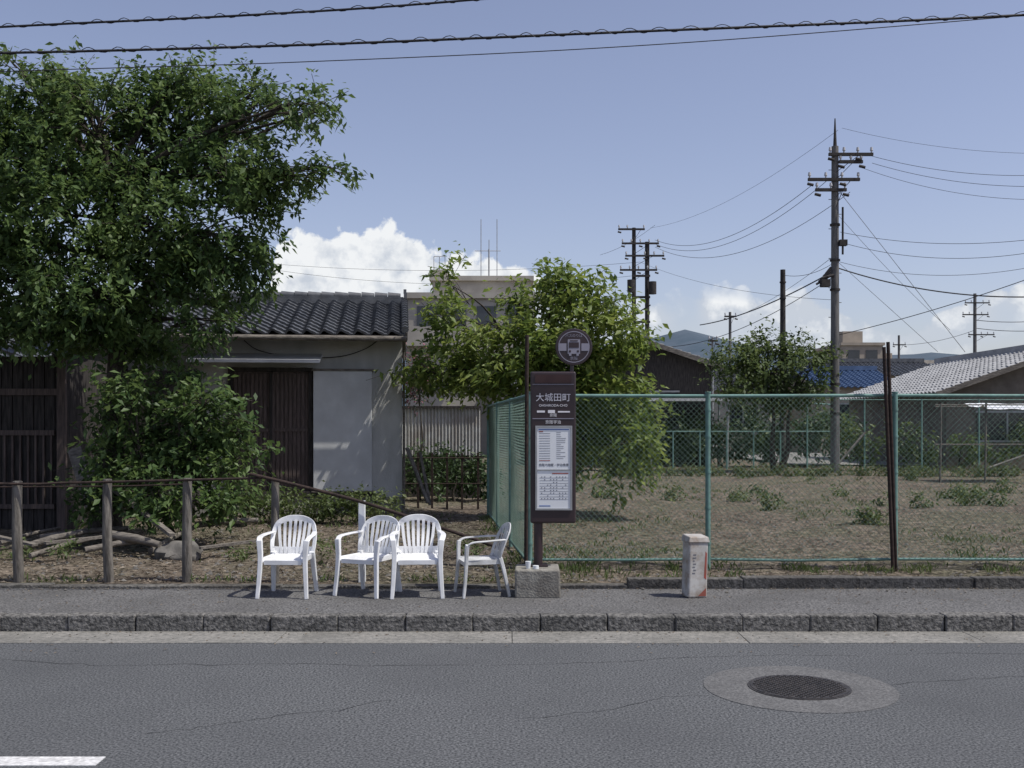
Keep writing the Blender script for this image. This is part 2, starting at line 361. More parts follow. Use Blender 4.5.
bl=blobs_at(36,[(762,345,22,9),(790,349,20,8),(738,360,22,14),(805,364,20,14),(772,368,34,16),(742,388,20,16),(800,390,20,14),(822,352,7,6),(770,395,30,12)],1.0,.6)
make_tree('garden_tree',(8.9,36,.2),S(770,385,36),.12,bl,L_far,.17,300,per=12,twig=.5,stems=2,holes=.15,hs=1.2)
bl=[]
for i in range(26):
    px=575+i*10.5+random.uniform(-4,4); bl+=blobs_at(41,[(px,440+random.uniform(-9,5),13,18+random.uniform(-3,8))],1.0,.8)
make_tree('hedge',(8,41,.2),(8,41,1),.05,bl,L_dk,.19,110,per=10,twig=.25,limbs=False)
bl=[]
for px,py,rx,ry in ((848,438,14,22),(868,452,12,12),(905,440,16,18),(925,450,12,12),(968,446,14,16),(1000,455,16,8),(1030,440,18,20)): bl+=blobs_at(37.8,[(px,py,rx,ry)],.8,.2)
make_tree('hedge',(16,37.8,.2),(16,37.8,1),.05,bl,L_far,.17,190,per=10,twig=.3,limbs=False)
bl=[]
for i in range(7): bl+=blobs_at(22.5,[(412+i*12,470+random.uniform(-8,8),12,20)],1.0,.4)
make_tree('shrub',(-1.2,22.5,.2),(-1.2,22.5,.8),.04,bl,L_dk,.11,300,per=12,twig=.2,limbs=False)
bl=blobs_at(23,[(418,372,14,20),(412,395,12,12),(425,358,8,8)],1,.2)
make_tree('oleander',(-2.0,23,.2),(-2,23,2.2),.04,bl,L_pink,.08,500,per=12,twig=.2)
bl=[]
for i in range(60):
    px=560+i*11+random.uniform(-6,6); bl+=blobs_at(95,[(px,403+random.uniform(-14,8),15,13)],1.0,6)
make_tree('distant_trees',(20,95,.1),(20,95,3),.1,bl,L_far,.5,14,per=10,twig=.7,limbs=False)
# low garden plants in the lot
bl=[]
for _ in range(70):
    y=random.uniform(17,36); x=random.uniform(1,.48*y); s=random.uniform(.08,.22)
    if noise.noise(Vector((x*.25,y*.2,51)))>0: bl.append((V(x,y,gz(x,y)+s*.6),s,s,s*.8))
for i in range(30):
    x=3+i*.5+random.uniform(-.15,.15); y=33.5+random.uniform(-.3,.3); bl.append((V(x,y,.35),.22,.2,.18))
make_tree('garden_plants',(6,26,.2),(6,26,.4),.01,bl,L_weed,.09,900,per=8,twig=.12,limbs=False)

def grass(name,pts,h,w,m,lean=.5):
    pts=np.array(pts);n=len(pts); a=rng.random(n)*6.28; H=h*(.4+rng.random(n))
    A=np.stack([np.cos(a)*lean*H*.5*rng.random(n),np.sin(a)*lean*H*.5*rng.random(n),H*.5],1)
    b=rng.random(n)*6.28; B=np.stack([np.cos(b),np.sin(b),np.zeros(n)],1)*w
    return quads_obj(name,pts+A*.9,A,B,m)
P=[]
for _ in range(17000):
    y=11.25+random.random()**1.5*26; x=random.uniform(-.2,.5*y+2)
    if noise.noise(Vector((x*.7,y*.5,9)))+random.uniform(-.3,.3)>.12: P.append((x,y,gz(x,y)))
grass('grass',P,.05,.005,L_grass,1.5)
P=[]
for _ in range(1100):
    y=11.4+random.random()**1.5*24; x=random.uniform(-.2,.5*y+2)
    if noise.noise(Vector((x*.4,y*.3,29)))<.06: continue
    for k in range(9): 
        xx=x+random.gauss(0,.07);yy=y+random.gauss(0,.07)
        P.append((xx,yy,gz(xx,yy)))
for _ in range(4000):
    c=random.choice([0,0,1,2,3])
    if c==0: x=random.uniform(.3,7);y=11.85+random.gauss(0,.1)
    elif c==1: x=random.uniform(-6,7);y=11.2+abs(random.gauss(0,.05))
    elif c==2: x=random.uniform(-4.6,-1);y=random.gauss(17,1.3)
    else: t=random.random();x=.15-.6*t+random.gauss(0,.15);y=11.9+6.8*t
    if y>11.17 and noise.noise(Vector((x*2,y*2,1)))>.05: P.append((x,y,gz(x,y)))
grass('weeds',P,.10,.009,L_weed,1.1)
P=[]
for _ in range(15000):
    y=11.2+random.random()**1.3*9; x=random.uniform(-7.5,1 if random.random()<.6 else 8); P.append((x,y,gz(x,y)+.012))
P=np.array(P); n=len(P); a=rng.random(n)*6.28
A=np.stack([np.cos(a),np.sin(a),rng.normal(size=n)*.3],1)*(.012+.03*rng.random(n)**2)[:,None]; B=np.stack([-np.sin(a),np.cos(a),rng.normal(size=n)*.4],1)*.009
quads_obj('leaf_litter',P,A,B,L_dry)
P=[]
for _ in range(700): P.append((random.uniform(-6,7),10.98-random.random()**3*1.3,.151))
for _ in range(160): P.append((random.uniform(-6,7),9.4-random.random()**2*.9,.012))
P=np.array(P); n=len(P); a=rng.random(n)*6.28
quads_obj('leaf_litter',P,np.stack([np.cos(a),np.sin(a),a*0],1)*.018,np.stack([-np.sin(a),np.cos(a),a*0],1)*.008,L_dry)
bl=[]
for i in range(13): bl+=blobs_at(17.4,[(232+i*13,506+random.uniform(-6,5),12,11)],1,.5)
make_tree('weed_patch',(-3.5,17.4,.2),(-3.5,17.4,.5),.02,bl,L_weed,.08,520,per=12,twig=.16,limbs=False)
bl=blobs_at(12.6,[(20,552,12,5),(66,548,10,5),(240,552,8,4),(325,545,8,5),(470,548,12,6)],1,.3)
make_tree('weed_patch',(-4,12.6,.2),(-4,12.6,.3),.01,bl,L_weed,.06,900,per=10,twig=.08,limbs=False)

# ------------------------------------------------------------------ tiled roof
def tile_roof(mb,o,u,v,W,L,col=.27,row=.25,amp=.032,lift=.035,smp=8):
    o,u,v=Vector(o),Vector(u).normalized(),Vector(v).normalized(); n=u.cross(v).normalized()
    if n.z<0: n=-n
    nc=max(1,round(W/col)); nr=max(1,round(L/row)); k=nc*smp+1
    for r in range(nr):
        vs=[]
        wob=[random.uniform(-.004,.004) for _ in range(nc+1)]
        for end in (0,1):
            for i in range(k):
                t=(i/smp)%1
                h=amp*(math.sin(2*math.pi*t)+.35*math.sin(4*math.pi*t))+wob[i//smp]
                vs.append(o+u*(W*i/(k-1))+v*(L*(r+end*1.0)/nr)+n*(h+(lift if end==0 else 0)))
        for i in range(k):
            t=(i/smp)%1; h=amp*(math.sin(2*math.pi*t)+.35*math.sin(4*math.pi*t))
            vs.append(o+u*(W*i/(k-1))+v*(L*r/nr)+n*(h-.003))
        fs=[(i,i+1,k+i+1,k+i) for i in range(k-1)]+[(2*k+i,2*k+i+1,i+1,i) for i in range(k-1)]
        mb.add(vs,fs)
ang=math.radians(6)
HM=Matrix.Translation((-2.02,19.5,.22))@Matrix.Rotation(ang,4,'Z')
e=empty('stucco_house',(-2.02,19.5,.22))
W=6.2; RZ=.90; WH=3.28
mb=MB(HM); mb.box((-W,0,0),(0,4.8,WH)); mb.add([(0,0,WH),(0,4.8,WH),(0,2.4,WH+RZ-.15),(-W,0,WH),(-W,4.8,WH),(-W,2.4,WH+RZ-.15)],[(0,1,2),(3,5,4),(0,2,5,3),(1,4,5,2)])
obj('walls',mb,M_stucco,e)
mb=MB(HM); mb.box((-W-.02,-.05,0),(.03,-.002,.30)); mb.box((-3.75,-.42,0),(-1.5,-.05,.16)); obj('plinth',mb,M_conc,e,bevel=.01)
L=math.hypot(3.05,RZ)
mb=MB(HM); tile_roof(mb,(-W-.3,-.62,3.24),(1,0,0),(0,3.02,RZ),W+.36,L+.03,.30,.27,.042,.045)
tile_roof(mb,(.06,5.42,3.24),(-1,0,0),(0,-3.02,RZ),W+.36,L+.03,.30,.27,.042,.045)
rz=3.24+RZ
mb.box((-W-.3,2.26,rz-.04),(.04,2.54,rz+.07)); mb.box((-W-.3,2.29,rz+.075),(.03,2.51,rz+.11)); 
for i in range(24): mb.tube([(-W-.3+i*.27,2.4,rz+.13),(-W-.04+i*.27,2.4,rz+.12)],[.088,.075],10)
mb.box((.04,2.24,rz-.08),(.10,2.56,rz+.2)); mb.box((.03,2.30,rz+.2),(.09,2.5,rz+.27))
for s in (1,-1):
    y0=2.4-3.02*s
    for i in range(13):
        t0=i/13;t1=(i+1.05)/13
        a=V(.05,y0+3.02*s*t0,3.32+RZ*t0);b=V(.05,y0+3.02*s*t1,3.32+RZ*t1-.03); mb.tube([a,b],[.07,.06],8)
obj('roof_tiles',mb,M_tile,e,smooth=50)
mb=MB(HM)
for s in (1,-1):
    y0=2.4-3.0*s
    mb.sweep([(.08,y0,3.20),(.08,2.4,3.2+RZ)],.03,.14,up=(0,0,1))
mb.box((-W-.3,-.60,3.12),(.09,-.56,3.22)); obj('fascia',mb,M_woodg,e)
mb=MB(HM); mb.box((-W-.28,-.58,3.175),(.06,5.3,3.2)); obj('soffit',mb,M_wood,e)
mb=MB(HM); mb.tube([(-W-.3,-.68,3.16),(.08,-.68,3.15)],.05,8); mb.tube([(.04,-.62,3.12),(.03,-.08,2.96),(.03,-.08,.1)],.022,8); obj('gutter_pipe',mb,M_woodg,e,smooth=50)
mb=MB(HM); mb.box((-3.04,-.03,.42),(-1.70,.0,2.58))
x=-3.02
while x<-1.74:
    mb.box((x,-.05,.45),(x+.05,-.028,2.55)); x+=.075
mb.box((-3.04,-.065,1.5),(-1.7,-.052,1.56)); obj('door_panels',mb,M_door,e)
mb=MB(HM); mb.box((-3.12,-.09,.36),(-3.045,-.003,2.64)); mb.box((-1.695,-.09,.36),(-1.62,-.003,2.64)); mb.box((-3.12,-.10,2.585),(-1.62,-.003,2.66)); mb.box((-3.2,-.14,.33),(-.5,-.003,.415)); mb.box((-2.39,-.085,.42),(-2.34,-.02,2.58)); obj('door_frame',mb,M_woodd,e,bevel=.004)
mb=MB(HM); mb.box((-1.60,-.17,.42),(-.55,-.003,2.60)); obj('shutter_box',mb,M_panel,e,bevel=.008)
mb=MB(HM); mb.box((-1.63,-.19,2.60),(-.52,-.003,2.64)); mb.box((-1.63,-.185,.40),(-.52,-.003,.42)); obj('shutter_trim',mb,M_woodg,e)
mb=MB(HM); mb.add([(-3.75,-.62,2.76),(-1.45,-.62,2.76),(-1.45,-.003,2.92),(-3.75,-.003,2.92),(-3.75,-.62,2.72),(-1.45,-.62,2.72),(-1.45,-.003,2.88),(-3.75,-.003,2.88)],[(0,1,2,3),(7,6,5,4),(0,4,5,1),(1,5,6,2),(3,7,4,0)]); obj('door_canopy',mb,M_panel,e)
mb=MB(HM); mb.tube(crspline([(-2.9,-.04,3.2),(-2.6,-.04,2.98),(-2.0,-.04,2.86),(-1.2,-.04,2.86),(-.7,-.04,3.0),(-.4,-.04,3.2)],6),.008,5); obj('wall_cable',mb,M_cable,e)
e=empty('timber_shed',(-8.5,16.4,.2))
mb=MB(); mb.box((-12,16.4,.1),(-6.88,21,2.9))
x=-12
while x<-6.9:
    mb.box((x,16.375,.15),(x+.15,16.398,2.9)); x+=.165
mb.box((-6.88,18.6,.1),(-5.6,22,2.8))
x=-6.86
while x<-5.7:
    mb.box((x,18.57,.15),(x+.15,18.597,2.8)); x+=.165
obj('walls',mb,M_woodd,e)
mb=MB(); mb.box((-7.0,16.3,.1),(-6.87,16.37,2.95)); mb.box((-9.5,16.32,1.68),(-7.05,16.37,1.76)); mb.box((-9.5,16.32,.55),(-7.05,16.37,.62)); mb.box((-12,16.33,2.3),(-7.0,16.37,2.4))
x=-9.4
while x<-7.1: mb.box((x,16.34,.62),(x+.03,16.37,1.68)); x+=.12
obj('frame',mb,M_door,e)
mb=MB(); tile_roof(mb,(-12,15.9,2.92),(1,0,0),(0,2.6,.8),5.35,2.8); obj('roof',mb,M_tile,e,smooth=50)
mb=MB(); mb.box((-9.35,16.385,.62),(-7.1,16.39,1.68)); obj('window',mb,M_glass,e)

e=empty('corrugated_wall',(-1.7,24,.2)); mb=MB()
a=-3.0;vs=[];
for i in range(241):
    x=a+i*.0095; y=24+.02*math.sin(i*math.pi/4); vs+= [(x,y,1.15),(x,y,2.22)]
mb.add(vs,[(2*i,2*i+2,2*i+3,2*i+1) for i in range(240)]); obj('sheeting',mb,M_corr,e)
mb=MB(); mb.box((-3.0,23.92,2.22),(-.7,24.06,2.27)); mb.box((-3.0,24.03,.1),(-2.9,24.12,2.2)); mb.box((-.8,24.03,.1),(-.7,24.12,2.2)); mb.box((-3,24.05,.2),(-.7,24.1,1.15)); obj('frame',mb,M_woodd,e)
mb=MB()
for px in (404,418,432,447,462,478): 
    p=S(px,500,20.6); mb.box((p.x-.02,20.6,.2),(p.x+.02,20.64,1.3))
mb.tube([(-2.2,20.6,1.2),(-.55,20.6,1.2)],.012,5); mb.tube([(-2.2,20.6,.7),(-.55,20.6,.7)],.012,5)
obj('wire_fence',mb,M_rust)
mb=MB(); mb.sweep([S(407,448,19.2),S(428,503,18.8)],.07,.03); mb.sweep([S(420,452,19.4),S(430,505,19)],.05,.03); obj('leaning_plank',mb,M_wood)

# ------------------------------------------------------------------ chain link fences
def chain(mb,p0,p1,z0,z1,pitch=.06,r=.0022,seg=.22):
    p0=Vector(p0);p1=Vector(p1);L=(p1-p0).length;d=(p1-p0)/L;H=z1-z0;nrm=Vector((-d.y,d.x,0))
    def P(s,h): return p0+d*s+Vector((0,0,z0+h))+nrm*(.02*math.sin(s*1.7)*math.sin(math.pi*h/H))
    a=-H
    while a<L:
        for sg in (0,1):
            s0,s1=a,a+H; h0,h1=0,H
            if s0<0: h0=-s0; s0=0
            if s1>L: h1=H-(s1-L); s1=L
            if s1-s0<.01: continue
            k=max(1,int((s1-s0)/seg)); pts=[]
            for i in range(k+1):
                s=s0+(s1-s0)*i/k; h=h0+(h1-h0)*i/k
                pts.append(P(s,h if sg==0 else H-h)+nrm*(.003 if sg else -.003))
            mb.tube(pts,r,3,cap=False)
        a+=pitch
e=empty('chain_link_fence',(.18,11.9,.2))
mb=MB()
posts=[.2,2.2,4.3,6.4,8.5]
for x in posts: mb.tube([(x,11.9,.1),(x,11.9,2.2)],.03,12); mb.disc((x,11.9,2.2),.034,.015,12)
mb.tube([(.2,11.9,2.17),(2.2,11.9,2.165),(4.3,11.9,2.172),(6.4,11.9,2.165),(8.5,11.9,2.17)],.019,8); mb.tube([(.2,11.9,.33),(1.2,11.9,.325),(2.2,11.9,.335),(3.2,11.9,.32),(4.3,11.9,.335),(6.4,11.9,.33),(8.5,11.9,.33)],.016,8)
for k,t in enumerate((.33,.67,1.)): 
    x=.18-.6*t;y=11.9+6.8*t; mb.tube([(x,y,.1),(x,y,2.2)],.026,10)
mb.tube([(.18,11.9,2.17),(-.42,18.7,2.17)],.021,8); mb.tube([(.18,11.9,.3),(-.42,18.7,.3)],.018,8)
for x in posts:
    for z in (.5,.9,1.3,1.7,2.0): mb.disc((x,11.9,z),.036,.025,10)
obj('posts_and_rails',mb,M_green,e,smooth=50)
mb=MB(); chain(mb,(.2,11.885,0),(8.5,11.885,0),.33,2.17,.062,.0019); chain(mb,(.16,11.95,0),(-.42,18.7,0),.28,2.17,.07,.0022); obj('wire_mesh',mb,M_mesh,e)
e=empty('back_fence',(12,37,.2)); mb=MB()
for i in range(10):
    x=10.3+i*2.0; 
    mb.tube([(x,37,.1),(x,37,2.75)],.03,7)
mb.tube([(10.3,37,2.72),(28.3,37,2.72)],.018,6)
for i in range(9):
    x=3+i*1.0; mb.tube([(x,39.5,.1),(x,39.5,1.62)],.03,6)
mb.tube([(2,39.5,1.6),(12,39.5,1.6)],.025,6)
mb.tube([(10.3,37,2.6),(12,39.5,2.6)],.025,6)
obj('posts_and_rails',mb,M_green,e,smooth=50)
mb=MB(); chain(mb,(10.3,37,0),(28.3,37,0),.45,2.7,.3,.003,1); chain(mb,(2,39.5,0),(12,39.5,0),.3,1.6,.24,.0035,1); obj('wire_mesh',mb,M_mesh,e)
mb=MB(); mb.tube([(16.4,36.8,.3),(19.6,36.4,1.5)],.04,6); mb.tube([(11.2,36.9,.3),(12.3,36.9,1.6)],.04,6); obj('brace_pole',mb,M_conc)
e=empty('pole_frame',(14.2,30,.2)); mb=MB()
for px in (940,985,1032,1080):
    for d in (29.4,31): p=S(px,405,d); mb.tube([(p.x,d,.15),(p.x+.03,d,2.45)],.028,6)
for d,z in ((29.4,2.4),(31,2.38),(29.4,1.3)): mb.tube([S(935,405,d).xy.to_3d()+V(0,0,z),S(1085,405,d).xy.to_3d()+V(0,0,z)],.022,6)
obj('poles',mb,M_wood,e)
mb=MB(); vs=[]; 
for i in range(15):
    for j in range(6):
        x=13.15+i*.16; vs.append((x,29.3+j*.3,2.46-.12*math.sin(j/5*math.pi)+.03*noise.noise(V(x*3,j*.9,0))-(.18 if j==0 else 0)))
mb.add(vs,[(i*6+j,(i+1)*6+j,(i+1)*6+j+1,i*6+j+1) for i in range(14) for j in range(5)]); obj('sheet',mb,M_paper,e,smooth=60)
for (x0,y0,x1,y1,d) in ((527,335,526,566,11.75),(884,347,893,566,11.8),(888,342,896,566,11.85)):
    mb=MB(); mb.tube([S(x0,y0,d),S(x1,y1,d)-V(0,0,.05)],.021,8); b=S(x1,y1,d)
    obj('rusty_pole',mb,M_rust,loc=b,smooth=50)

# ------------------------------------------------------------------ guard rail on the left
e=empty('post_and_rail_fence',(-3.5,11.25,.17)); mb=MB()
for px,yt,w in ((-75,480,.05),(17,481,.052),(107,479,.05),(187,478,.052),(275,480,.045)):
    p=S(px,yt,11.25); mb.tube([(p.x+random.uniform(-.03,.03),11.25,.1),(p.x,11.25,(p.z+.1)/2),(p.x+.005,11.25,p.z)],[w*1.05,w,w*.93],12)
obj('posts',mb,M_wood,e,smooth=50,bevel=.006)
mb=MB(); p=S(362,501,11.25); mb.box((p.x-.035,11.22,.1),(p.x+.035,11.29,p.z),jit=.004); obj('white_post',mb,M_paper,e,bevel=.006)
mb=MB(); mb.tube(crspline([S(-160,480,11.19),S(17,484,11.19),S(60,483,11.19),S(107,482,11.19),S(187,480,11.19),S(262,478,11.19)],5),.013,8)
mb.tube(crspline([S(250,474,11.18),S(300,486,11.18),S(362,502,11.18),S(430,524,11.2),S(500,548,11.25)],5),.018,8)
mb.tube(crspline([S(0,487,11.32),S(120,486,11.32),S(187,484,11.32)],5),.009,6)
obj('rails',mb,M_rust,e,smooth=50)
mb=MB()
for (a,b,r) in (((22,548,13.2),(82,532,13.6),.05),((40,538,14),(128,528,14.4),.045),((112,535,13.1),(160,545,12.9),.06),((150,552,13.2),(205,522,14.2),.04),((0,543,13.5),(60,528,14.5),.03),((195,525,14),(258,520,14.4),.045),((30,556,12.6),(95,538,13.4),.035),((85,550,12.8),(150,540,13.2),.04)):
    A,B=S(*a),S(*b); A.z=max(A.z,gz(A.x,A.y)+r); B.z=max(B.z,gz(B.x,B.y)+r)
    mb.tube([A,A.lerp(B,.5)+V(0,0,.02),B],[r,r*.9,r*.7],9)
obj('log_pile',mb,M_woodg,smooth=50,loc=S(80,540,13.5))
mb=MB(); mb.sweep([S(74,448,15.2),S(92,505,14.6)],.2,.03,up=(0,1,0)); mb.sweep([S(115,490,14.2),S(172,535,12.9)],.07,.04); mb.sweep([S(92,470,14.8),S(112,520,14.0)],.05,.03)
mb.sweep([S(45,543,12.6),S(120,535,13.2)],.09,.03); mb.sweep([S(200,548,12.9),S(262,540,13.4)],.07,.03); mb.sweep([S(-10,535,13.2),S(35,545,12.7)],.08,.03)
obj('timber_scraps',mb,M_woodg,loc=S(90,520,13.5))
mb=MB(); c=S(180,552,13.0)
nu,nv=20,12;vs=[]
for j in range(nv+1):
    for i in range(nu):
        th=2*math.pi*i/nu;ph=math.pi*j/nv; p=V(math.sin(ph)*math.cos(th),math.sin(ph)*math.sin(th),math.cos(ph)); k=1+.3*noise.noise(p*1.7)+.08*noise.noise(p*5)
        vs.append(V(c.x,c.y,.25)+V(p.x*.3*k,p.y*.22*k,p.z*.17*k))
mb.add(vs,[(j*nu+i,j*nu+(i+1)%nu,(j+1)*nu+(i+1)%nu,(j+1)*nu+i) for j in range(nv) for i in range(nu)]); obj('boulder',mb,M_stone,loc=c,smooth=40)

# ------------------------------------------------------------------ chairs
def chair(x,y,rot,m,sc=1.0,tilt=0):
    z=.142
    Mx=Matrix.Translation((x,y,z))@Matrix.Rotation(math.radians(rot),4,'Z')@Matrix.Rotation(math.radians(tilt),4,'X')@Matrix.Scale(sc,4)
    e=empty('plastic_chair',(x,y,z))
    mb=MB(Mx)
    nu,nv=13,13; top=[]
    for j in range(nv):
        v=j/(nv-1); yy=-.235+.44*v; w=.225-.02*v
        for i in range(nu):
            u=i/(nu-1)*2-1; dz=-.018*(1-u*u)*(1-(2*v-1)**2)-.03*max(0,1-v*6)**2-.01*max(0,abs(u)-.85)*6
            top.append((u*w*(1-.06*max(0,1-v*5)**2),yy,.425+dz))
    q=len(top); vs=top+[(a,b,c-.010) for a,b,c in top]
    fs=[(j*nu+i,j*nu+i+1,(j+1)*nu+i+1,(j+1)*nu+i) for j in range(nv-1) for i in range(nu-1)]
    fs+=[tuple(q+t for t in f[::-1]) for f in fs]
    bd=[i for i in range(nu)]+[j*nu+nu-1 for j in range(1,nv)]+[(nv-1)*nu+i for i in range(nu-2,-1,-1)]+[j*nu for j in range(nv-2,0,-1)]
    fs+=[(bd[k],q+bd[k],q+bd[(k+1)%len(bd)],bd[(k+1)%len(bd)]) for k in range(len(bd))]
    mb.add(vs,fs)
    for s in (-1,1): mb.sweep([(s*.222,-.22,.402),(s*.205,.2,.402)],.012,.05)
    mb.sweep([(-.2,-.232,.378),(.2,-.232,.378)],.012,.045,up=(0,0,1))
    mb.sweep([(-.2,.2,.40),(.2,.2,.40)],.012,.05)
    obj('seat',mb,m,e,smooth=45)
    mb=MB(Mx)
    path=crspline([(-.215,.16,.41),(-.232,.19,.52),(-.228,.235,.64),(-.19,.285,.745),(-.10,.315,.79),(0,.322,.80),(.10,.315,.79),(.19,.285,.745),(.228,.235,.64),(.232,.19,.52),(.215,.16,.41)],5)
    vs=[];fs=[];k=len(path)
    for i,p in enumerate(path):
        t=(path[min(i+1,k-1)]-path[max(i-1,0)]).normalized(); n=Vector((-p.x*1.2,-.9,.0)).normalized(); sd=t.cross(n).normalized()
        wd=.022+.012*math.sin(math.pi*i/(k-1))**3
        for a,b in((-1,-1),(1,-1),(1,1),(-1,1)): vs.append(p+sd*a*wd+n*b*.007)
    for i in range(k-1):
        for j in range(4): a=i*4+j;b=i*4+(j+1)%4; fs.append((a,b,b+4,a+4))
    fs+=[(3,2,1,0),(4*k-4,4*k-3,4*k-2,4*k-1)]; mb.add(vs,fs)
    obj('backrest_frame',mb,m,e,smooth=45,bevel=.004)
    mb=MB(Mx)
    def topz(x): return .792-.5*x*x*2.2
    for i in range(7):
        u=(i-3)/3; xb=u*.125; xt=u*.170; 
        yb=.205-.02*abs(u); yt=.31-.05*u*u
        p=[(xb,yb,.425),(xb*.6+xt*.4,yb+.015,.52),(xt*.8+xb*.2,(yb+yt)/2+.01,.64),(xt,yt,topz(xt)-.012)]
        mb.sweep(crspline(p,3),.031,.009,up=(0,1,0))
    mb.sweep(crspline([(-.225,.18,.465),(-.13,.20,.46),(0,.21,.458),(.13,.20,.46),(.225,.18,.465)],4),.075,.01,up=(0,1,0))
    obj('backrest_slats',mb,m,e,smooth=45)
    mb=MB(Mx)
    for s in (-1,1):
        arm=crspline([(s*.225,.225,.655),(s*.25,.12,.652),(s*.268,-.02,.645),(s*.265,-.16,.635),(s*.252,-.225,.60)],4)
        mb.sweep(arm,[.045]+[.058]*(len(arm)-2)+[.05],.018)
        fl=crspline([(s*.252,-.225,.612),(s*.244,-.232,.53),(s*.238,-.235,.42),(s*.248,-.25,.2),(s*.262,-.272,0)],4)
        k=len(fl); mb.sweep(fl,[.06-.02*i/(k-1) for i in range(k)],[.045-.012*i/(k-1) for i in range(k)],up=(0,1,0))
        rl=crspline([(s*.212,.165,.45),(s*.218,.2,.33),(s*.23,.24,.15),(s*.24,.27,0)],4)
        k=len(rl); mb.sweep(rl,[.062-.022*i/(k-1) for i in range(k)],[.045-.012*i/(k-1) for i in range(k)],up=(0,1,0))
    obj('arms_and_legs',mb,m,e,smooth=45,bevel=.006)
chair(-2.23,10.58,-3,M_white,.93)
chair(-1.44,10.66,-24,M_white,.92)
chair(-.94,10.58,4,M_white,.94)
chair(-.30,10.62,-76,M_whited,.86)

# ------------------------------------------------------------------ bus stop
def text(body,x,y,z,size,m,parent,align='CENTER',rot=None,ex=.001):
    cu=bpy.data.curves.new('t','FONT'); cu.body=body; cu.size=size; cu.align_x=align; cu.extrude=ex
    o=bpy.data.objects.new('t',cu); scene.collection.objects.link(o)
    bpy.context.view_layer.update(); dg=bpy.context.evaluated_depsgraph_get(); me=bpy.data.meshes.new_from_object(o.evaluated_get(dg))
    bpy.data.objects.remove(o); me.materials.clear(); me.materials.append(m)
    ob=bpy.data.objects.new('lettering',me); scene.collection.objects.link(ob); ob.parent=parent; ob.location=Vector((x,y,z))-Vector(parent.location); ob.rotation_euler=rot or (math.radians(90),0,0); return ob
X0,X1,Z0,Z1,Y0=.185,.640,.855,2.375,10.62
e=empty('bus_stop_sign',(.28,10.7,.42))
mb=MB(); mb.box((X0,Y0,Z0),(X1,Y0+.11,Z1)); obj('cabinet',mb,M_brown,e,bevel=.018,seg=3)
mb=MB(); mb.box((X0+.045,Y0-.008,2.26),(X1-.045,Y0-.001,2.345)); obj('header_strip',mb,mat('hdr',(.06,.035,.035),(.05,.03,.03)),e)
mb=MB(); mb.box((X0+.02,Y0-.004,1.90),(X1-.02,Y0-.001,1.908)); mb.box((X0+.02,Y0-.004,2.245),(X1-.02,Y0-.001,2.25)); obj('rule_lines',mb,M_signg,e)
text('大城田町',.4125,Y0-.003,2.085,.088,M_txt,e); text('OHSHIRODA-CHO',.4125,Y0-.003,2.025,.034,M_txt,e)
text('京阪',.4125,Y0-.003,1.925,.038,M_txt,e); text('京阪宇治',.4125,Y0-.003,1.855,.04,M_txt,e)
mb=MB(); mb.box((.25,Y0-.003,1.965),(.33,Y0-.001,1.985)); mb.box((.36,Y0-.003,1.96),(.43,Y0-.001,1.99)); mb.box((.46,Y0-.003,1.965),(.58,Y0-.001,1.98)); obj('logo_marks',mb,M_txt,e)
mb=MB()
xa,xb=.252,.585
mb.box((xa-.018,Y0-.014,1.005),(xa,Y0-.001,1.815)); mb.box((xb,Y0-.014,1.005),(xb+.018,Y0-.001,1.815)); mb.box((xa-.018,Y0-.014,1.815),(xb+.018,Y0-.001,1.833)); mb.box((xa-.018,Y0-.014,.987),(xb+.018,Y0-.001,1.005)); mb.box((xa,Y0-.012,1.385),(xb,Y0-.001,1.395)); obj('case_frame',mb,M_metal,e)
mb=MB(); mb.box((xa,Y0-.006,1.395),(xb,Y0-.001,1.815)); mb.box((xa,Y0-.006,1.005),(xb,Y0-.001,1.385)); obj('timetable_sheets',mb,M_paper,e)
mb=MB(); 
for k in range(11):
    z=1.755-k*.025; mb.box((xa+.02,Y0-.0075,z),(xa+.13,Y0-.0062,z+.003))
for k in range(14):
    z=1.765-k*.02; w=random.uniform(.04,.10); mb.box((xb-.14,Y0-.0075,z),(xb-.14+w,Y0-.0062,z+.003))
for k in range(9):
    z=1.31-k*.027; mb.box((xa+.025,Y0-.0075,z),(xb-.02,Y0-.0062,z+.002))
    for q in range(9):
        if random.random()<.6: mb.box((xa+.04+q*.03,Y0-.0075,z+.007),(xa+.052+q*.03,Y0-.0062,z+.014))
obj('timetable_print',mb,M_ink,e)
text('京阪六地蔵・宇治車庫',.418,Y0-.007,1.43,.03,M_ink,e)
mb=MB(); mb.box((xa+.015,Y0-.0075,1.79),(xb-.015,Y0-.0062,1.80)); mb.box((xa+.02,Y0-.0075,1.005+.02),(xb-.2,Y0-.0062,1.035)); obj('blue_print',mb,M_blue,e)
mb=MB(); mb.box((xa+.02,Y0-.0075,1.48),(xa+.13,Y0-.0062,1.487)); mb.box((xa+.15,Y0-.0075,1.35),(xb-.02,Y0-.0062,1.36)); mb.box((xa+.018,Y0-.0075,1.77),(xa+.06,Y0-.0062,1.78)); obj('red_print',mb,M_red,e)
mb=MB(); mb.tube([(.265,10.69,.40),(.265,10.69,.88)],.045,14); mb.tube([(.60,10.68,2.36),(.605,10.68,2.5)],.02,10); mb.box((.17,10.6,.42),(.36,10.78,.435)); obj('post',mb,M_brown,e,smooth=50)
dc=V(.622,10.70,2.625)
mb=MB(); mb.disc(dc,.185,.05,56,axis='y'); obj('roundel',mb,M_brown,e,bevel=.006)
mb=MB()
n=56;vs=[]
for r in (.150,.158):
    for j in range(n): a=2*math.pi*j/n; vs.append(dc+V(r*math.cos(a),-.052,r*math.sin(a)))
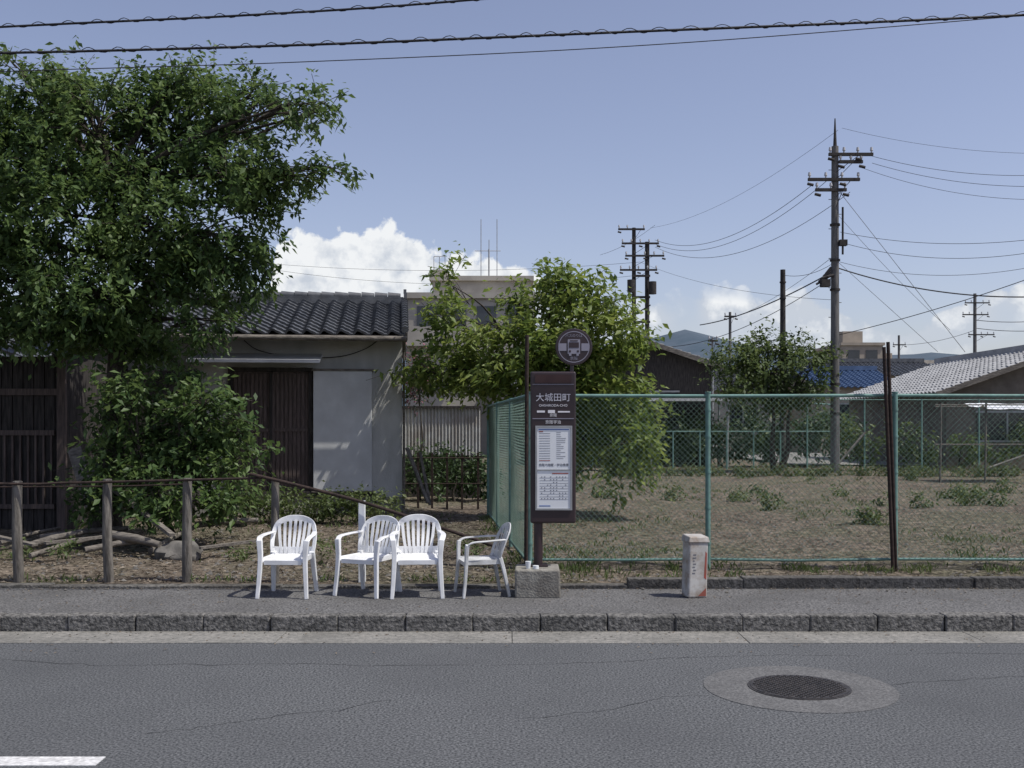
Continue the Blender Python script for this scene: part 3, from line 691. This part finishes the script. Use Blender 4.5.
mb.add(vs,[(j,(j+1)%n,n+(j+1)%n,n+j) for j in range(n)])
mb.box((dc.x-.155,dc.y-.053,dc.z-.04),(dc.x-.075,dc.y-.051,dc.z+.035)); mb.box((dc.x+.075,dc.y-.053,dc.z-.04),(dc.x+.155,dc.y-.051,dc.z+.035))
obj('roundel_ring',mb,M_signg,e)
mb=MB(); mb.box((dc.x-.062,dc.y-.056,dc.z-.07),(dc.x+.062,dc.y-.051,dc.z+.075)); mb.box((dc.x-.05,dc.y-.056,dc.z-.09),(dc.x-.025,dc.y-.051,dc.z-.07)); mb.box((dc.x+.025,dc.y-.056,dc.z-.09),(dc.x+.05,dc.y-.051,dc.z-.07)); obj('bus_symbol',mb,M_signg,e)
mb=MB(); mb.box((dc.x-.05,dc.y-.058,dc.z-.01),(dc.x+.05,dc.y-.0565,dc.z+.045)); mb.box((dc.x-.05,dc.y-.058,dc.z-.055),(dc.x-.03,dc.y-.0565,dc.z-.035)); mb.box((dc.x+.03,dc.y-.058,dc.z-.055),(dc.x+.05,dc.y-.0565,dc.z-.035)); mb.box((dc.x-.04,dc.y-.058,dc.z+.055),(dc.x+.04,dc.y-.0565,dc.z+.066)); obj('bus_symbol_windows',mb,M_brown,e)
text('バスのりば',dc.x,dc.y-.051,dc.z+.1,.035,M_signg,e); text('京阪',dc.x,dc.y-.051,dc.z-.13,.04,M_signg,e)
mb=MB(); mb.box((.03,10.4,.13),(.475,10.85,.42),jit=.006); obj('concrete_block',mb,M_conc,loc=(.25,10.6,.15),bevel=.02,seg=3)
mb=MB(); mb.tube([(.16,10.5,.42),(.16,10.5,.49)],[.022,.03],12); mb.tube([(.235,10.47,.42),(.235,10.47,.452)],[.03,.03],12); obj('paper_cup',mb,M_paper,smooth=50)

e=empty('ash_bin',(1.80,10.45,.15))
BM=Matrix.Translation((1.80,10.48,.142))@Matrix.Rotation(math.radians(14),4,'Z')@Matrix.Rotation(math.radians(1.5),4,'Y')
mb=MB(BM); mb.box((-.10,-.09,0),(.10,.09,.55)); obj('body',mb,M_can,e,bevel=.018,seg=3)
mb=MB(BM); mb.add([(-.112,-.102,.545),(.112,-.102,.545),(.112,.102,.545),(-.112,.102,.545),(-.10,-.09,.60),(.10,-.09,.60),(.10,.09,.615),(-.10,.09,.615)],[(0,3,2,1),(4,5,6,7),(0,1,5,4),(1,2,6,5),(2,3,7,6),(3,0,4,7)]); obj('cap',mb,M_can,e,bevel=.008)
mb=MB(BM); 
mb.add([(.0,-.0915,.02),(.085,-.0915,.02),(.085,-.0915,.10)],[(0,1,2)]); mb.add([(.058,-.0915,.2),(.085,-.0915,.18),(.085,-.0915,.44),(.07,-.0915,.46)],[(0,1,2,3)]); obj('red_marking',mb,M_red,e)
mb=MB(BM)
for k in range(7): mb.box((-.065+random.uniform(0,.01),-.0925,.24+k*.03),(-.035+random.uniform(-.01,.01),-.0912,.25+k*.03))
obj('label',mb,M_ink,e)

# ------------------------------------------------------------------ utility poles
def upole(name,x,y,H,r,arms,m=M_pole,spike=0,extra=None,steps=True):
    e=empty(name,(x,y,0)); mb=MB(); mb.tube([(x,y,0),(x,y,H*.5),(x,y,H)],[r,r*.86,r*.72],14)
    if steps:
        z=2.5
        while z<H-.5: mb.tube([(x-.22,y,z),(x+.0,y,z)] if int(z*2)%2 else [(x,y,z),(x+.22,y,z)],.012,4); z+=.5
    obj('shaft',mb,m,e,smooth=50)
    mb=MB(); ins=MB()
    if spike: mb.tube([(x,y,H-.3),(x,y,H+spike)],[r*.5,.02],8)
    for (z,x0,x1,dy) in arms:
        mb.box((x+x0,y-.12-.05,z-.05),(x+x1,y-.12+.05,z+.05)); mb.sweep([(x,y-.1,z-.6),(x+x1*.6,y-.12,z-.05)],.04,.02)
        k=max(2,int((x1-x0)/.45))
        for i in range(k+1):
            xx=x+x0+.05+(x1-x0-.1)*i/k
            if abs(xx-x)>.15: ins.tube([(xx,y-.12,z+.05),(xx,y-.12,z+.12),(xx,y-.12,z+.13),(xx,y-.12,z+.24)],[.03,.03,.055,.04],8)
            if abs(xx-x)>.15 and i%2==0: mb.tube([(xx-.08,y-.16,z-.15),(xx+.12,y-.16,z-.2)],.05,6)
    if extra: extra(mb,x,y)
    obj('crossarms',mb,M_poled,e,smooth=50)
    if ins.v: obj('insulators',ins,M_ins,e,smooth=50)
def ex1(mb,x,y):
    for z in (2.2,3.2,6.4,7.4,8.6): mb.tube([(x,y,z),(x,y,z+.07)],.17,14)
    mb.tube([(x-.1,y-.2,6.9),(x-.5,y-.2,6.8)],.05,8); mb.box((x-.55,y-.35,6.5),(x-.25,y-.1,6.75)); mb.box((x+.1,y-.25,7.9),(x+.35,y-.05,8.1))
    mb.tube([(x+.2,y-.2,9.2),(x+.2,y-.2,7.6)],.035,6)
upole('utility_pole',10.97,36,11.3,.16,[(11.0,-.25,1.25,0),(10.75,.1,.9,0),(10.15,-.95,.8,0),(9.8,-.7,.35,0)],spike=.95,extra=ex1)
def ex2(mb,x,y):
    mb.tube([(x+.75,y,0),(x+.75,y,12.2)],.13,10)
    for z in (7.6,9.0,10.2): mb.box((x-.1,y-.2,z),(x+.9,y-.1,z+.12))
    mb.tube([(x-.2,y-.4,9.3),(x-.2,y-.4,10.0)],.22,12); mb.tube([(x+1.0,y-.4,9.2),(x+1.0,y-.4,9.9)],.22,12)
    mb.tube([(x-.1,y-.3,8),(x+.9,y-.3,8.6)],.04,6)
upole('utility_pole',6.9,60,13.0,.15,[(12.9,-.9,.6,0),(12.1,-.7,1.4,0),(11.4,-.5,1.7,0),(10.6,-.8,1.3,0)],extra=ex2,steps=False,m=M_poled)
def ex3(mb,x,y):
    for z in (5.2,6.6,7.2): mb.tube([(x,y,z),(x,y,z+.05)],.125,12)
upole('utility_pole',10.22,40,7.7,.13,[],m=M_poled,steps=False,extra=ex3)
upole('utility_pole',39.3,90,13.0,.18,[(12.2,-.9,1.2,0),(11.2,-1.1,1.1,0),(9.5,-.6,1.6,0)],steps=False)
upole('utility_pole',14.4,70,9.3,.12,[(9.0,-.4,.4,0)],steps=False); upole('utility_pole',10.4,55,6.4,.07,[(6.2,-.25,.25,0)],steps=False,m=M_metal); upole('utility_pole',36.5,100,10.3,.14,[(9.4,-.6,.6,0)],steps=False)
mb=MB()
def wire(a,b,sag,r=.011,n=40):
    A,B=S(*a),S(*b)
    mb.tube([A.lerp(B,i/n)-V(0,0,sag*4*(i/n)*(1-i/n)) for i in range(n+1)],r,3,cap=False)
for a,b,s,r in [((655,240,60),(812,185,36),1.0,.012),((655,244,60),(830,178,36),1.2,.012),((655,247,60),(850,192,36),1.3,.012),((650,228,60),(838,130,36),.6,.007),
 ((868,155,36),(1130,165,34),.5,.009),((872,163,36),(1130,178,34),.5,.009),((860,167,36),(1130,192,34),.6,.008),((842,128,36),(1130,150,33),.4,.006),
 ((840,232,36),(1130,222,30),.5,.009),((840,242,36),(1130,228,30),.7,.009),((840,262,36),(1130,240,30),.7,.008),((838,268,36),(1130,287,33),.6,.024),((838,335,36),(1130,240,30),.2,.014),
 ((838,190,36),(965,352,33),.0,.010),((838,262,36),(938,352,34),.0,.008),((838,215,36),(950,330,34),.1,.007),((836,270,36),(700,325,58),.3,.03),((836,275,36),(640,345,60),.9,.016),
 ((975,320,90),(1130,300,90),.8,.03),((975,328,90),(1130,312,90),.8,.03),((250,262,64),(640,262,60),.5,.010),((250,266,64),(640,275,60),.8,.010),((640,262,60),(835,300,36),.4,.008),((730,318,70),(835,255,36),.3,.01),((783,275,40),(835,262,36),.2,.01),((600,255,62),(655,225,60),.2,.01),((900,345,100),(975,330,90),.3,.02)]:
    wire(a,b,s,r)
A=S(836,270,36)
for i in range(5): mb.tube([A+V(-.7+.08*i,-.1,-.5+.09*i),A+V(-.2,-.1,-.2+.07*i)],.04,5)
obj('power_lines',mb,M_cable)
mb=MB()
def coil(pts,r=.016,cr=.03,pitch=.2,wr=.006):
    p=crspline(pts,24); mb.tube(p,r,6,cap=False)
    L=0;hel=[]
    for a,b in zip(p[:-1],p[1:]):
        l=(b-a).length; n=max(2,int(l/.03))
        for i in range(n):
            t=i/n; ph=(L+l*t)/pitch*2*math.pi+1.5*math.sin((L+l*t)*2.1); q=a.lerp(b,t)+V(0,0,cr*.35); hel.append(q+V(0,math.cos(ph)*cr,math.sin(ph)*cr))
        L+=l
    mb.tube(hel,wr,3,cap=False)
coil([S(-420,60,10),S(0,53,10),S(300,45,10),S(600,33,10),S(1024,15,10),S(1450,-12,10)],.012,.024,.26,.0045)
coil([S(-420,50,10.4),S(0,27,10.4),S(250,15,10.4),S(470,0,10.4),S(900,-40,10.4)],.011,.022,.26,.0045)
mb.tube(crspline([S(-420,85,10.6),S(80,69,10.6),S(300,62,10.6),S(600,48,10.6),S(900,26,10.6),S(1450,-22,10.6)],24),.005,4,cap=False)
obj('overhead_cable',mb,M_cable,smooth=60)

# ------------------------------------------------------------------ buildings behind
def windows(mb,x0,x1,y,z0,z1,n,h,gap=.35):
    w=(x1-x0)/n
    for i in range(n): mb.box((x0+w*i+w*gap/2,y-.06,z0),(x0+w*(i+1)-w*gap/2,y-.01,z1))
def simple_house(name,x0,x1,y0,y1,h,rh,wall,roof,axis='x',ov=.5,win=True):
    e=empty(name,((x0+x1)/2,y0,0)); mb=MB(); mb.box((x0,y0,0),(x1,y1,h))
    r=MB()
    if axis=='x':
        ym=(y0+y1)/2; L=math.hypot(ym-y0+ov,rh)
        mb.add([(x0,y0,h),(x0,y1,h),(x0,ym,h+rh-.15),(x1,y0,h),(x1,y1,h),(x1,ym,h+rh-.15)],[(0,2,1),(3,4,5)])
        tile_roof(r,(x0-ov,y0-ov,h-.05),(1,0,0),(0,ym-y0+ov,rh),x1-x0+2*ov,L,.36,.36,smp=6,amp=.04,lift=.05); tile_roof(r,(x1+ov,y1+ov,h-.05),(-1,0,0),(0,-(ym-y0+ov),rh),x1-x0+2*ov,L,.36,.36,smp=6,amp=.04,lift=.05)
        r.box((x0-ov,ym-.15,h+rh-.05),(x1+ov,ym+.15,h+rh+.2))
    else:
        xm=(x0+x1)/2; L=math.hypot(xm-x0+ov,rh)
        mb.add([(x0,y0,h),(x1,y0,h),(xm,y0,h+rh-.15),(x0,y1,h),(x1,y1,h),(xm,y1,h+rh-.15)],[(0,1,2),(3,5,4)])
        tile_roof(r,(x0-ov,y1+ov,h-.05),(0,-1,0),(xm-x0+ov,0,rh),y1-y0+2*ov,L,.36,.36,smp=6,amp=.04,lift=.05); tile_roof(r,(x1+ov,y0-ov,h-.05),(0,1,0),(-(xm-x0+ov),0,rh),y1-y0+2*ov,L,.36,.36,smp=6,amp=.04,lift=.05)
        r.box((xm-.15,y0-ov,h+rh-.05),(xm+.15,y1+ov,h+rh+.2))
        b=MB()
        for s,xe in ((1,x0-ov),(-1,x1+ov)): b.sweep([(xe,y0-ov-.02,h-.12),(xm,y0-ov-.02,h+rh-.1)],.05,.18)
        obj('bargeboards',b,M_woodg,e)
    obj('walls',mb,wall,e); obj('roof',r,roof,e,smooth=50)
    if win:
        g=MB(); fr=MB(); n=max(1,int((x1-x0)/3)); w=(x1-x0)/n
        for i in range(n):
            a=x0+w*i+w*.25;b=x0+w*(i+1)-w*.25
            g.box((a,y0-.05,h*.42),(b,y0-.01,h*.75)); fr.box((a-.06,y0-.08,h*.75),(b+.06,y0-.01,h*.75+.07)); fr.box((a-.06,y0-.08,h*.42-.07),(b+.06,y0-.01,h*.42)); fr.box(((a+b)/2-.03,y0-.08,h*.42),((a+b)/2+.03,y0-.052,h*.75))
        obj('windows',g,M_glass,e); obj('window_frames',fr,M_metal,e)
    return e
simple_house('tiled_house',15.9,24.7,38.8,50,3.05,1.75,mat('brown_render',(.2,.175,.15),(.15,.13,.11),scale=3,dirt=.4),M_tilel,'y',.6)
simple_house('wooden_house',2.6,8.0,42.5,50,4.2,1.05,M_woodd,M_tile,'y',.5)
simple_house('blue_roofed_house',17.5,21.5,60,68,4.0,1.2,M_tan,M_blueroof,'x')
simple_house('house',21,29,72,80,5.2,1.2,M_tan,M_tile,'x')
simple_house('house',9.5,16,66,73,4.0,1.3,M_beige,M_tile,'x')
simple_house('house',30,42,70,80,4.6,1.4,M_beige,M_tilel,'x')
simple_house('house',-1,5,52,54.5,3.6,1.2,M_beige,M_tile,'x')
simple_house('house',-22,-8,40,50,4.2,1.6,M_stucco,M_tile,'x')
e=empty('carport',(7,40.2,0)); mb=MB(); mb.box((5.2,40.2,2.75),(8.4,42.2,2.86)); obj('roof',mb,M_panel,e); mb=MB()
for x in (5.3,8.2):
    for y in (40.3,42): mb.tube([(x,y,0),(x,y,2.75)],.04,6)
obj('posts',mb,M_metal,e)
e=empty('concrete_building',(-2.5,55,0)); mb=MB()
mb.box((-5.5,55,0),(1.2,66,8.4)); mb.box((-5.6,54.8,8.4),(1.3,66.1,8.7)); mb.box((-4.2,56,8.7),(1.0,62,9.45)); mb.box((-4.35,55.8,9.45),(1.15,62.1,9.7)); mb.box((-4.3,57,9.7),(-3.5,59,10.2))
mb.box((-5.6,54.3,5.9),(-2.0,54.98,6.1)); mb.box((-5.6,54.3,6.1),(-2.0,54.38,6.9)); obj('walls',mb,M_beige,e)
mb=MB(); windows(mb,-5.2,1.0,55,6.9,8.0,4,1); windows(mb,-5.2,1.0,55,3.6,4.9,4,1); obj('windows',mb,M_glass,e)
mb=MB()
for px in (481,489,497):
    x=(px-512)*57/F; mb.tube([(x,57,9.7),(x,57,12.9 if px!=489 else 11.8)],.022,5)
mb.tube([(-2.0,57,11.2),(-.6,57,11.2)],.02,5); mb.tube([(-1.24,57,9.7),(-1.24,57,11.3)],.045,6)
for x in (-4.2,-3.9,-3.6): mb.tube([(x,57,10.2),(x,57,10.9)],.018,4)
mb.tube([(-4.2,57,10.9),(-3.6,57,10.9)],.018,4); obj('antennas',mb,M_metal,e)
def block(name,x0,x1,y,h,m,fl):
    e=empty(name,((x0+x1)/2,y,0)); mb=MB(); mb.box((x0,y,0),(x1,y+12,h)); mb.box((x0-.2,y-.2,h),(x1+.2,y+12.2,h+.35)); mb.box((x0+1,y+3,h+.35),(x0+3.5,y+7,h+2)); obj('walls',mb,m,e); g=MB()
    for k in range(fl): windows(g,x0+.3,x1-.3,y,h*(k+.45)/fl,h*(k+.8)/fl,max(2,int((x1-x0)/2.6)),1)
    obj('windows',g,M_glass,e)
block('apartment_building',40.5,45.5,130,11.6,M_tan,4); block('apartment_building',46,56,135,9.2,M_tan,3); block('apartment_building',30,38,140,8.4,M_beige,3); block('apartment_building',58,80,150,9.2,M_beige,3)
prof=[(-900,372),(-200,360),(200,352),(500,356),(600,345),(650,338),(690,329),(720,337),(760,350),(850,357),(940,352),(1024,362),(1300,350),(1900,370)]
mb=MB();vs=[];cols=160
for i in range(cols):
    px=-900+2800*i/(cols-1); py=np.interp(px,[p[0] for p in prof],[p[1] for p in prof])
    for (d,k) in ((1250,0),(1500,.6),(1800,1),(2100,.6),(2450,0)):
        X=(px-512)*1800/F; z=(CZ+(425-py)*1800/F)*k+ (6*noise.noise(Vector((X*.02,d*.01,0))) +2.5*noise.noise(Vector((X*.08,d*.01,0))))*k
        vs.append((X,d,z-1))
mb.add(vs,[(i*5+j,(i+1)*5+j,(i+1)*5+j+1,i*5+j+1) for i in range(cols-1) for j in range(4)]); obj('hills',mb,M_hill,smooth=60)
mb=MB(); mb.add([(11,41.5,.30),(30,37.6,.30),(30,38.4,.30),(15.5,60,.30),(11,60,.30)],[(0,1,2,3,4)]); obj('yard_paving',mb,M_gut)

# ------------------------------------------------------------------ world, sun, camera
sd=Vector((.5*.95,-.5*.31,.866)).normalized()
w=bpy.data.worlds.new('World'); scene.world=w; w.use_nodes=True; nt=w.node_tree;N=nt.nodes;Lk=nt.links; N.clear()
out=N.new('ShaderNodeOutputWorld'); bg=N.new('ShaderNodeBackground'); bg.inputs['Strength'].default_value=.128
sky=N.new('ShaderNodeTexSky'); sky.sky_type='NISHITA'; sky.sun_disc=False; sky.sun_elevation=math.asin(sd.z); sky.sun_rotation=math.atan2(sd.x,sd.y); sky.air_density=1; sky.dust_density=1.1; sky.ozone_density=2.4
hs=N.new('ShaderNodeHueSaturation'); hs.inputs['Saturation'].default_value=.82; Lk.new(sky.outputs[0],hs.inputs['Color'])
tint=N.new('ShaderNodeMixRGB'); tint.blend_type='MULTIPLY'; tint.inputs[0].default_value=1; tint.inputs[2].default_value=(1.06,.97,1.03,1); Lk.new(hs.outputs[0],tint.inputs[1]); Lk.new(tint.outputs[0],bg.inputs['Color'])
tc=N.new('ShaderNodeTexCoord'); sp=N.new('ShaderNodeSeparateXYZ'); Lk.new(tc.outputs['Generated'],sp.inputs[0])
def mth(op,a=None,b=None,c=None,clamp=False):
    n=N.new('ShaderNodeMath'); n.operation=op; n.use_clamp=clamp
    for i,v in enumerate((a,b,c)):
        if v is None: continue
        if isinstance(v,(int,float)): n.inputs[i].default_value=v
        else: Lk.new(v,n.inputs[i])
    return n.outputs[0]
az=mth('ARCTAN2',sp.outputs['X'],sp.outputs['Y']); el=mth('ARCSINE',sp.outputs['Z'])
cv=N.new('ShaderNodeFloatCurve')
pr=[(-400,310),(0,300),(150,330),(262,325),(272,255),(288,234),(312,228),(345,230),(385,222),(408,232),(440,250),(480,256),(515,264),(545,280),(575,300),(640,302),(668,292),(700,283),(742,284),(772,298),(800,284),(832,300),(862,318),(900,326),(950,305),(985,290),(1024,280),(1100,276),(1300,310)]
cur=cv.mapping.curves[0]
def uv(px,py):
    a=math.atan2(px-512,F); return (a+.8)/1.6,(math.atan2(425-py,math.hypot(F,px-512)))/.3
cur.points[0].location=(0,.3); cur.points[1].location=(1,.3)
for p in pr: cur.points.new(*uv(*p))
cv.mapping.update()
un=mth('DIVIDE',mth('ADD',az,.8),1.6,clamp=True); Lk.new(un,cv.inputs['Value'])
H=mth('MULTIPLY',cv.outputs[0],.3)
def wn(scale,detail,rough):
    n=N.new('ShaderNodeTexNoise'); n.inputs['Scale'].default_value=scale; n.inputs['Detail'].default_value=detail; n.inputs['Roughness'].default_value=rough; Lk.new(tc.outputs['Generated'],n.inputs['Vector']); return n.outputs['Fac']
vor=N.new('ShaderNodeTexVoronoi'); vor.inputs['Scale'].default_value=48; Lk.new(tc.outputs['Generated'],vor.inputs['Vector'])
n1=wn(40,5,.6); n2=wn(14,2,.5)
edge=mth('SUBTRACT',mth('ADD',H,mth('MULTIPLY',mth('SUBTRACT',n1,.5),.04)),el)
edge=mth('SUBTRACT',edge,mth('MULTIPLY',mth('SUBTRACT',vor.outputs['Distance'],.4),.02))
mask=mth('DIVIDE',edge,.005,clamp=True)
base=mth('DIVIDE',mth('SUBTRACT',el,.045),.055,clamp=True)
# the right-hand bank is broken, the left one is solid
hole=mth('MULTIPLY',mth('SUBTRACT',mth('ADD',n2,mth('MULTIPLY',mth('SUBTRACT',.1,az),1.0,clamp=True)),.31),7,clamp=True)
mask=mth('MULTIPLY',mth('MULTIPLY',mask,mth('MULTIPLY_ADD',base,.72,.28)),hole)
cr=N.new('ShaderNodeValToRGB'); cr.color_ramp.elements[0].position=.36; cr.color_ramp.elements[0].color=(.57,.62,.70,1); cr.color_ramp.elements[1].position=.54; cr.color_ramp.elements[1].color=(.88,.90,.92,1)
shd=mth('ADD',mth('SUBTRACT',mth('MULTIPLY',n1,.75),mth('MULTIPLY',mth('SUBTRACT',vor.outputs['Distance'],.4),.22)),mth('MULTIPLY',mth('DIVIDE',mth('SUBTRACT',el,.09),.10,clamp=True),.25)); Lk.new(shd,cr.inputs['Fac'])
b2=N.new('ShaderNodeBackground'); Lk.new(cr.outputs[0],b2.inputs['Color'])
mx=N.new('ShaderNodeMixShader'); Lk.new(mask,mx.inputs[0]); Lk.new(bg.outputs[0],mx.inputs[1]); Lk.new(b2.outputs[0],mx.inputs[2]); Lk.new(mx.outputs[0],out.inputs['Surface'])
sl=bpy.data.lights.new('sun','SUN'); sl.energy=4.4; sl.angle=math.radians(.5); sl.color=(1,.96,.88)
so=bpy.data.objects.new('sun',sl); so.rotation_euler=sd.to_track_quat('Z','Y').to_euler(); so.location=sd*50; scene.collection.objects.link(so)
cam=bpy.data.cameras.new('camera'); co=bpy.data.objects.new('camera',cam); scene.collection.objects.link(co); co.location=(0,0,CZ); co.rotation_euler=(math.radians(90),0,0)
cam.sensor_width=36; cam.lens=F/1024*36; cam.shift_y=41/1024; cam.clip_end=6000; cam.clip_start=.05
scene.camera=co
scene.view_settings.view_transform='Standard'; scene.view_settings.look='None'; scene.view_settings.exposure=0
